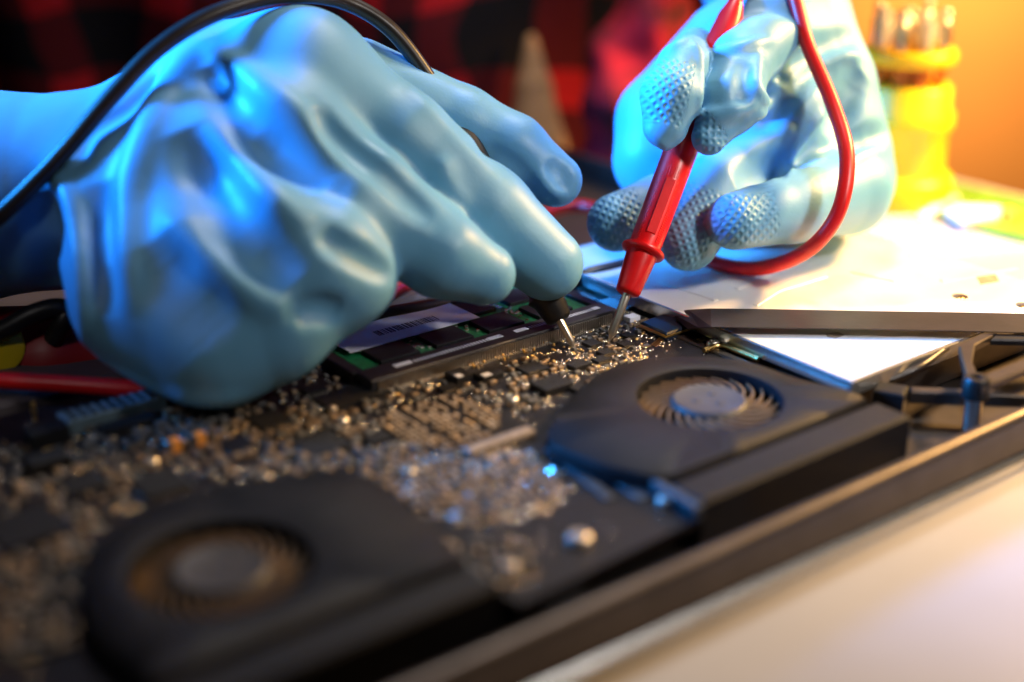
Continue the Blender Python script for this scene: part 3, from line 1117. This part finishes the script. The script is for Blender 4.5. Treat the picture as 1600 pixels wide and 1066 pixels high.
def to_mesh(F, name, material):
    D, lo, vx, _ = F
    g = vdb.FloatGrid(10.0)
    g.copyFromArray(np.ascontiguousarray(D))
    pts, tris, quads = g.convertToPolygons(0.0, 0.0)
    pts = pts * vx + lo
    me = bpy.data.meshes.new(name)
    faces = [tuple(int(i) for i in f[::-1]) for f in quads] + [tuple(int(i) for i in f[::-1]) for f in tris]
    me.from_pydata([(p[0] * MM, p[1] * MM, p[2] * MM) for p in pts], [], faces)
    me.polygons.foreach_set('use_smooth', [True] * len(me.polygons))
    me.materials.append(material)
    me.update()
    return me, pts


def ch(*pp):
    """chain from (px, py, depth, radius px)"""
    return [(W(x, y, t), r * t / FPX) for x, y, t, r in pp]


person = empty('person', (-70, 700, -200))
tag(person, 'person in red plaid shirt and blue rubber gloves bending over the open laptop', 'person')


def adopt(name, me, parent):
    o = link(name, me, parent)
    o.matrix_parent_inverse = Matrix.Translation(parent.location).inverted()
    return o


# ------------------------------------------------------------------ left glove (seen from its back, fingers to the right)
VOX = 0.8
palm = [
    ch((-330, 330, 350, 150), (-60, 305, 338, 162), (90, 300, 334, 145), (200, 270, 330, 100)),
    ch((185, 245, 330, 88), (330, 148, 334, 104), (470, 124, 334, 98)),
    ch((185, 330, 318, 92), (310, 270, 318, 102), (440, 228, 322, 104)),
    ch((205, 420, 311, 90), (330, 395, 307, 100), (420, 388, 306, 98), (505, 412, 307, 80)),
    ch((330, 460, 305, 98), (430, 460, 306, 84)),
    ch((212, 482, 308, 82), (345, 528, 304, 102), (415, 515, 305, 82)),
]
fing = [
    ch((470, 130, 334, 98), (620, 225, 332, 86), (760, 335, 335, 74), (854, 412, 338, 58)),
    ch((440, 228, 322, 98), (565, 310, 318, 86), (690, 398, 320, 68), (756, 428, 324, 50)),
    ch((430, 375, 307, 90), (500, 402, 307, 78), (552, 436, 310, 60), (548, 455, 313, 48)),
    ch((560, 130, 352, 70), (720, 195, 357, 60), (800, 235, 358, 56), (868, 282, 358, 42)),
]
F = build_field(palm, fing, 11.0, 1.4, VOX)
for f in [
    # hollows of the loose back, fanning out from the first knuckle
    ([(330, 100), (365, 165), (425, 235), (500, 300)], -5.4, 3.6),
    ([(284, 200), (330, 285), (390, 370), (462, 445)], -6.0, 5.0),
    ([(245, 370), (285, 455), (360, 540)], -3.4, 8.5),
    ([(123, 264), (141, 209), (203, 166), (262, 108)], -2.6, 1.8),
    ([(152, 285), (160, 390), (166, 500)], -3.2, 3.8),
    ([(58, 300), (74, 370), (92, 460)], -7.0, 4.6),
    # pockets between the fingers
    ([(495, 165), (522, 210), (600, 272), (676, 344)], -6.0, 2.6),
    ([(500, 362), (548, 394), (612, 430)], -5.6, 2.3),
    ([(462, 490), (495, 484), (535, 490)], -6.5, 2.4),
    # stretched ridges between the hollows
    ([(305, 61), (394, 125), (470, 180), (540, 262)], 2.4, 3.2),
    ([(320, 190), (400, 285), (490, 355)], 2.4, 3.2),
    ([(250, 325), (330, 410), (400, 465), (455, 488)], 2.4, 3.2),
    ([(301, 68), (246, 160), (207, 277), (196, 400), (202, 500)], 2.8, 3.4),
    ([(80, 268), (110, 320), (124, 400), (132, 541)], 3.4, 1.9),
    ([(135, 552), (220, 600), (310, 625), (390, 622)], 1.8, 2.6),
    ([(690, 240), (698, 290), (740, 345)], 1.6, 2.6),
    ([(620, 110), (700, 205), (790, 300)], 0.8, 2.6),
    # thumb: a pressed-in nail
    ([(740, 225), (790, 250), (830, 285)], -1.8, 2.8),
    ([(856, 252), (882, 280), (874, 300)], -2.6, 2.4),
    ([(840, 262), (856, 292), (880, 310)], 1.2, 1.4),
]:
    fold(F, *f)
me, _ = to_mesh(F, 'glove', M['glove'])
gl = adopt('glove', me, person)
gl['label'] = 'blue glove seen from its back holding the black probe'

# ------------------------------------------------------------------ right glove (palm side, pen grip on the red probe)
palm = [
    ch((1130, -330, 560, 95), (1200, -60, 430, 110), (1225, 40, 408, 100), (1265, 140, 402, 98), (1295, 240, 402, 94)),
    ch((1130, 70, 398, 62), (1040, 190, 396, 74), (1030, 250, 394, 70)),
    ch((1190, 80, 395, 95), (1160, 200, 396, 110), (1230, 270, 400, 100)),
    ch((1180, 90, 385, 60), (1230, 180, 384, 66), (1215, 250, 385, 58)),
]
fing = [
    ch((1085, 80, 372, 36), (1066, 105, 352, 38), (1048, 150, 346, 46), (1040, 196, 346, 36)),
    ch((1200, 50, 378, 66), (1155, 100, 362, 50), (1140, 160, 352, 50), (1108, 215, 349, 28)),
    ch((1120, 290, 384, 56), (1030, 325, 372, 50), (963, 348, 366, 46)),
    ch((1195, 240, 386, 60), (1122, 296, 371, 54), (1076, 376, 362, 48)),
    ch((1338, 285, 402, 60), (1322, 298, 388, 68), (1238, 322, 368, 57), (1149, 346, 354, 45)),
]
F2 = build_field(palm, fing, 4.5, 0.8, 0.66)
for f in [
    ([(1100, 88), (1150, 74), (1210, 60)], 1.8, 1.6),
    ([(1188, 82), (1182, 130), (1196, 165), (1180, 190)], 3.0, 1.6),
    ([(1165, 95), (1160, 140), (1170, 175)], -1.8, 2.4),
    ([(1215, 130), (1235, 105), (1265, 85)], -3.6, 2.6),
    ([(1095, 178), (1130, 178), (1185, 160)], 2.2, 1.5),
    ([(1100, 205), (1140, 205), (1170, 185)], -1.4, 1.8),
    ([(1190, 205), (1240, 145), (1285, 95)], -4.6, 2.0),
    ([(1265, 80), (1305, 68), (1340, 55)], -4.4, 3.2),
    ([(1260, 112), (1310, 88), (1345, 86)], 3.0, 1.8),
    ([(1290, 205), (1322, 155), (1348, 108)], -5.4, 4.0),
    ([(1220, 275), (1262, 215), (1292, 172)], 2.6, 1.6),
    ([(1236, 262), (1275, 215), (1302, 190)], -3.4, 2.2),
    ([(1318, 236), (1350, 218), (1388, 205)], -4.0, 2.4),
    ([(1320, 258), (1350, 240), (1380, 236)], 2.0, 1.8),
    ([(1150, 290), (1195, 268), (1235, 265)], -4.0, 4.4),
    ([(1160, 235), (1210, 215), (1240, 190)], 2.2, 3.0),
    ([(1035, 82), (1075, 62), (1096, 84)], 1.0, 1.4),
    ([(1005, 200), (1030, 222), (1048, 236)], 1.2, 1.4),
    ([(1094, 75), (1096, 130), (1090, 185)], 1.2, 1.4),
    ([(1140, 20), (1200, 8), (1260, 20)], -2.6, 3.0),
]:
    fold(F2, *f)
me, pts = to_mesh(F2, 'glove', M['glove'])
# raised grip pattern on the finger pads: two surface coordinates and a mask per vertex
pads = [  # px, py, depth, axis px, half length, half width
    (1035, 145, 346, (-0.25, 1), 56, 40), (1112, 222, 349, (-0.7, 0.7), 24, 44), (960, 350, 366, (-1, 0.3), 48, 46),
    (1075, 352, 362, (-0.5, 1), 68, 44), (1158, 345, 353, (-1, 0.15), 62, 40)]
pc = np.zeros((len(pts), 3), np.float32)
for (px, py, t, axd, L, Wd) in pads:
    c = W(px, py, t)
    a2 = np.array(axd, float); a2 /= np.linalg.norm(a2)
    e1 = RIGHT * a2[0] - UP * a2[1]
    e2 = RIGHT * (-a2[1]) - UP * a2[0]
    s_, q = (pts - c) @ e1, (pts - c) @ e2
    dep = (pts - c) @ FWD
    k = t / FPX
    mk = np.clip((1 - np.maximum(np.abs(s_) / (L * k), np.abs(q) / (Wd * k))) * 6, 0, 1) * np.clip((3.0 - dep) / 2, 0, 1) * (np.abs(dep) < 16)
    m = mk > pc[:, 2]
    pc[m] = np.stack([s_[m], q[m], mk[m]], 1)
at = me.attributes.new('padco', 'FLOAT_VECTOR', 'POINT')
at.data.foreach_set('vector', pc.ravel())
gl = adopt('glove', me, person)
gl['label'] = 'pale blue glove with studded finger pads holding the red probe'

# ------------------------------------------------------------------ shirt: torso and sleeves in one mesh
def wch(*pp):
    return [(np.array(p[:3], float), p[3]) for p in pp]


bod = [
    wch((-160, 700, -220, 120), (-160, 705, 150, 120), (-150, 715, 420, 115)),
    wch((-70, 690, -220, 118), (-70, 690, 150, 118), (-70, 700, 440, 110)),
    wch((10, 705, -220, 112), (10, 705, 150, 115), (0, 715, 420, 110)),
    wch((-70, 720, 440, 70), (-70, 715, 560, 58)),
]
arms = [
    wch((-240, 700, 400, 70), (-390, 540, 170, 55), (-250, 400, 66, 40), (-212, 372, 58, 36)),
    wch((110, 710, 400, 66), (150, 610, 260, 52), (104, 515, 150, 36), (88, 455, 108, 29)),
]
FB = build_field(bod, arms, 30, 8, 5.0, pad=14)
for i in range(9):      # hanging creases of the shirt
    pass
D, lo, vx, (X, Y, Z) = FB
D += (2.4 * np.sin(X * 0.07 + 0.02 * Z) + 2.0 * np.sin(X * 0.045 - Z * 0.05 + 1.0)).astype(np.float32)
me, _ = to_mesh(FB, 'body', M['plaid'])
bo = adopt('body', me, person)
bo['label'] = 'red and black plaid shirt'
a, b = W(830, 62, 568), W(838, 235, 566)
FU = build_field([[(a, 2.5), ((a + b) / 2 + np.array([0, 0, 2.0]), 7.5), (b, 12.5), (W(842, 300, 566), 13)]], [], 4, 1, 1.5)
me, _ = to_mesh(FU, 'undershirt', M['beige'])
un = adopt('undershirt', me, person)
un['label'] = 'beige cloth showing between the open plaid fronts'
# red cuff with pale stripe by the right glove
FC = build_field([ch((1020, 40, 525, 75), (975, 170, 520, 70), (955, 300, 520, 55))], [], 4, 1, 2.0)
FC[0][...] += (2.2 * np.sin(FC[3][0] * 0.22 + FC[3][2] * 0.10) + 1.2 * np.sin(FC[3][2] * 0.3 - FC[3][0] * 0.12)).astype(np.float32)
me, _ = to_mesh(FC, 'shirt_front', M['red_cloth'])
adopt('shirt_front', me, person)

# ------------------------------------------------------------------ red probe with its lead
rp = empty('test_probe', PZ(952, 533, 12.2))
tag(rp, 'red test probe with steel needle held in gloved pen grip, its red lead looping', 'test probe')
tipp = W(952, 533, 344.0)
tail = W(1150, 5, 366.0)
dirn = (tail - tipp) / np.linalg.norm(tail - tipp)
Lp = np.linalg.norm(tail - tipp)


def padopt(o, parent):
    o.parent = parent
    o.matrix_parent_inverse = Matrix.Translation(parent.location).inverted()
    return o


def ax_len(px, py):
    """distance along the probe of the photo point"""
    best = min(((abs(np.dot((W(px, py, t) - (tipp + dirn * s_)), (W(px, py, t) - (tipp + dirn * s_)))), s_) for s_ in np.arange(0, Lp, 0.5) for t in (344 + 22 * s_ / Lp,)), key=lambda q: q[0])
    return best[1]


s1, s2, s3 = ax_len(980, 458), ax_len(1005, 392), ax_len(1068, 222)
m = MB(); m.lathe([(0.25, 0.0), (0.75, 1.6), (1.05, 2.0), (1.05, s1 + 2)], axis=(tipp, dirn), seg=16)
padopt(m.build('needle', M['steel'], None, True), rp)
m = MB(); m.lathe([(2.2, s1 - .3), (2.9, s1 + 0.1), (3.1, s1 + 0.8), (3.9, s2 - 1.5), (3.9, s2)], axis=(tipp, dirn), seg=24)
padopt(m.build('nose', M['red'], None, True), rp)
m = MB(); m.lathe([(3.8, s2 - 0.8), (5.2, s2 - 0.6), (5.6, s2), (5.4, s2 + 0.7), (3.8, s2 + 1.0)], axis=(tipp, dirn), seg=28)
padopt(m.build('collar', M['red'], None, True), rp)
m = MB(); m.lathe([(3.9, s2 + 0.5), (4.05, s2 + 3), (4.3, s3), (4.2, Lp - 14), (3.2, Lp - 4), (2.0, Lp)], axis=(tipp, dirn), seg=28)
padopt(m.build('handle', M['red'], None, True), rp)
# grip panel facing out, with stud rows along its rim
e_r = np.cross(dirn, FWD); e_r /= np.linalg.norm(e_r)
e_n = np.cross(e_r, dirn)
if e_n @ FWD > 0:
    e_n = -e_n
k = MB()
g0, g1 = s2 + 4.0, s2 + 19.0
vsg = []
for (q, s_) in ((-1.3, g0), (1.3, g0), (1.3, g1), (-1.3, g1)):
    vsg += [tipp + dirn * s_ + e_r * q + e_n * 3.6, tipp + dirn * s_ + e_r * q * 0.9 + e_n * 4.35]
k.add(vsg, [(1, 3, 5, 7), (0, 2, 3, 1), (2, 4, 5, 3), (4, 6, 7, 5), (6, 0, 1, 7)])
padopt(k.build('grip_panel', M['red'], None), rp)
k = MB()
for i in range(30):
    s_ = s2 + 2.4 + i * 0.62
    for a in (-0.62, -0.74, -0.5, 0.62, 0.74):
        c = tipp + dirn * s_ + (e_n * math.cos(a) + e_r * math.sin(a)) * 4.05
        n = e_n * math.cos(a) + e_r * math.sin(a)
        k.lathe([(0.2, 0), (0.14, 0.16), (0.05, 0.2)], axis=(c, n), seg=6)
for j in range(7):
    for i in range(7):
        a = -0.4 + i * 0.13
        n = e_n * math.cos(a) + e_r * math.sin(a)
        k.lathe([(0.2, 0), (0.14, 0.16), (0.05, 0.2)], axis=(tipp + dirn * (g1 + 0.8 + j * 0.45) + n * 4.1, n), seg=6)
tag(padopt(k.build('grip_studs', M['red'], None), rp), kind='stuff')
lead = [tipp + dirn * (Lp - 3), W(1158, -30, 372), W(1178, -90, 372), W(1215, -90, 372), W(1243, 0, 370), W(1262, 70, 368), W(1300, 160, 362), W(1323, 240, 354), W(1314, 320, 351),
        W(1280, 376, 355), W(1230, 408, 366), W(1170, 420, 374), W(1100, 405, 384), W(1010, 365, 404), W(905, 322, 432), W(800, 360, 415), W(640, 440, 378),
        W(480, 540, 341), W(330, 612, 317), W(220, 608, 312), W(100, 600, 311), W(0, 594, 311), W(-140, 584, 316)]
m = MB(); m.tube(spline(lead, 10), 1.95, 14)
padopt(m.build('lead', M['red_rubber'], None, True), rp)

# ------------------------------------------------------------------ black probe in the left glove
bp_ = empty('test_probe', PZ(897, 545, 12.2))
tag(bp_, 'black test probe with steel needle under the gloved fingers, its black lead arching over', 'test probe')
t2 = W(898, 544, 340.0)
tl2 = W(690, 160, 352.0)
d2 = (tl2 - t2) / np.linalg.norm(tl2 - t2)
L2 = np.linalg.norm(tl2 - t2)
m = MB(); m.lathe([(0.25, 0), (0.7, 1.4), (0.95, 1.8), (1.0, 10)], axis=(t2, d2), seg=14)
padopt(m.build('needle', M['steel'], None, True), bp_)
m = MB(); m.lathe([(2.4, 7.6), (3.2, 8.2), (4.0, 13), (5.0, 14.5), (4.0, 16), (4.1, L2 - 12), (2.4, L2)], axis=(t2, d2), seg=22)
padopt(m.build('handle', M['black'], None, True), bp_)
lead = [tl2 - d2 * 3, W(668, 120, 350), W(610, 46, 345), W(540, 4, 340), W(460, -8, 330), W(385, 5, 322), W(310, 34, 316), W(240, 82, 312), W(175, 150, 309), W(110, 226, 307),
        W(55, 285, 307), W(-10, 345, 308), W(-120, 430, 312)]
m = MB(); m.tube(spline(lead, 10), 2.0, 14)
padopt(m.build('lead', M['rubber'], None, True), bp_)

# ------------------------------------------------------------------ red instrument at the left, behind the board
mm = empty('multimeter', (LAP_O[0], LAP_O[1], 0), LAP_A)
tag(mm, 'dark red instrument case with yellow oval and black strap beside the laptop board', 'multimeter')
FM = build_field([[(W(-260, 590, 352), 15.0), (W(-60, 575, 345), 15.0), (W(90, 560, 342), 13.0), (W(200, 560, 345), 11)]], [], 4, 1, 1.6)
me, _ = to_mesh(FM, 'case', M['dark_red'])

def mm_adopt(o):
    o.parent = mm
    o.matrix_parent_inverse = (Matrix.Translation(mm.location) @ Matrix.Rotation(LAP_A, 4, 'Z')).inverted()
    return o


mm_adopt(link('case', me))


m = MB()
cpt = W(-5, 542, 327)
nrm = W(-5, 542, 300) - cpt
m.lathe([(6.5, -3), (6.2, 0.4), (5.0, 0.9)], axis=(cpt, nrm / np.linalg.norm(nrm)), seg=28)
mm_adopt(m.build('button', M['yellow'], None, True))
m = MB()
m.tube(spline([W(-80, 545, 326), W(0, 518, 325), (W(50, 492, 325)), W(85, 482, 326), W(104, 487, 327), W(98, 505, 327), W(84, 530, 330)], 8), 2.4, 10)
mm_adopt(m.build('strap', M['black'], None, True))
m = MB()
pa = [W(-120, 470, 370), W(140, 470, 370), W(150, 520, 348), W(-120, 520, 348)]
m.add([*pa, *[p - np.array([0, 0, 3.0]) for p in pa]], [(3, 2, 1, 0), (4, 5, 6, 7), (0, 1, 5, 4), (1, 2, 6, 5), (2, 3, 7, 6), (3, 0, 4, 7)])
mm_adopt(m.build('face_panel', M['grey_film'], None))

# ------------------------------------------------------------------ yellow bit holder and the tools in it
hp = PZ(1398, 312, 0)
bh = empty('tool_holder', hp)
tag(bh, 'yellow ribbed plastic tool holder full of small screwdrivers', 'tool holder')
m = MB()
m.lathe([(19, 0), (19, 9), (17.5, 10.5), (15.5, 11.5), (15.5, 26), (17, 27.5), (17, 32), (15.4, 33.5), (15.2, 41), (14, 42), (12, 42), (12, 40)], seg=40)
m.build('body', M['yellow'], bh, True)
m = MB()
m.lathe([(14.5, 49), (15.6, 50), (15.6, 53), (14.5, 54), (9, 54), (9, 49.2)], seg=40)
m.build('upper_ring', M['yellow'], bh, True)
m = MB(); m.lathe([(4, 39), (4, 49.5)], seg=16)
m.build('stem', M['amber'], bh, True)
kk = 0
for (n, r) in ((9, 11.5), (4, 5.5)):
    for i in range(n):
        a = 2 * math.pi * i / n + (0.3 if n == 4 else 0)
        x, y = hp[0] + r * math.cos(a), hp[1] + r * math.sin(a)
        t = empty('screwdriver', (x, y, 41))
        tag(t, 'small screwdriver with %s end standing in the yellow holder' % ('clear plastic' if i % 2 else 'shiny steel'), 'screwdriver', 'screwdrivers in the yellow holder')
        hgt = rng.uniform(22, 30)
        m = MB(); m.lathe([(1.6, 0), (1.6, 14)], seg=12)
        m.build('grip', M['amber'], t, True)
        m = MB(); m.lathe([(1.9, 14.01), (2.0, hgt - 4), (1.0, hgt - 2.5), (1.7, hgt - 1.5), (1.7, hgt), (0.8, hgt + 0.9)], seg=12)
        m.build('cap', M['clear'] if i % 2 else M['steel'], t, True)

# ------------------------------------------------------------------ green circuit board on the table
gb = empty('circuit_board', (*PZ(1530, 335, 1)[:2], 0))
tag(gb, 'bright green circuit board with pale parts lying beside the yellow tool holder', 'circuit board')
gl_ = gb.location
def gpoly(name, pxs, z0, z1, m, ch_=0.1):
    k = MB()
    k.prism([tuple(PZ(px, py, z1)[:2] - PZ(1530, 335, 1)[:2]) for px, py in pxs], z0, z1, ch_)
    return k.build(name, m, gb)


gpoly('panel', ((1420, 318), (1470, 281), (1700, 330), (1700, 395), (1560, 362)), 0.2, 2.0, M['green'])
gpoly('pale_part', ((1478, 328), (1500, 318), (1565, 322), (1560, 338), (1505, 346)), 2.02, 4.0, M['label'], 0.4)
gpoly('pale_part', ((1436, 332), (1490, 303), (1500, 306), (1448, 338)), 2.02, 3.0, M['label'], 0.3)
gpoly('connector', ((1570, 325), (1582, 322), (1590, 332), (1577, 338)), 2.02, 4.5, M['cap_orange'], 0.3)
gpoly('gold_edge', ((1400, 322), (1440, 290), (1462, 284), (1425, 322)), 0.2, 2.6, M['cap_orange'], 0.2)
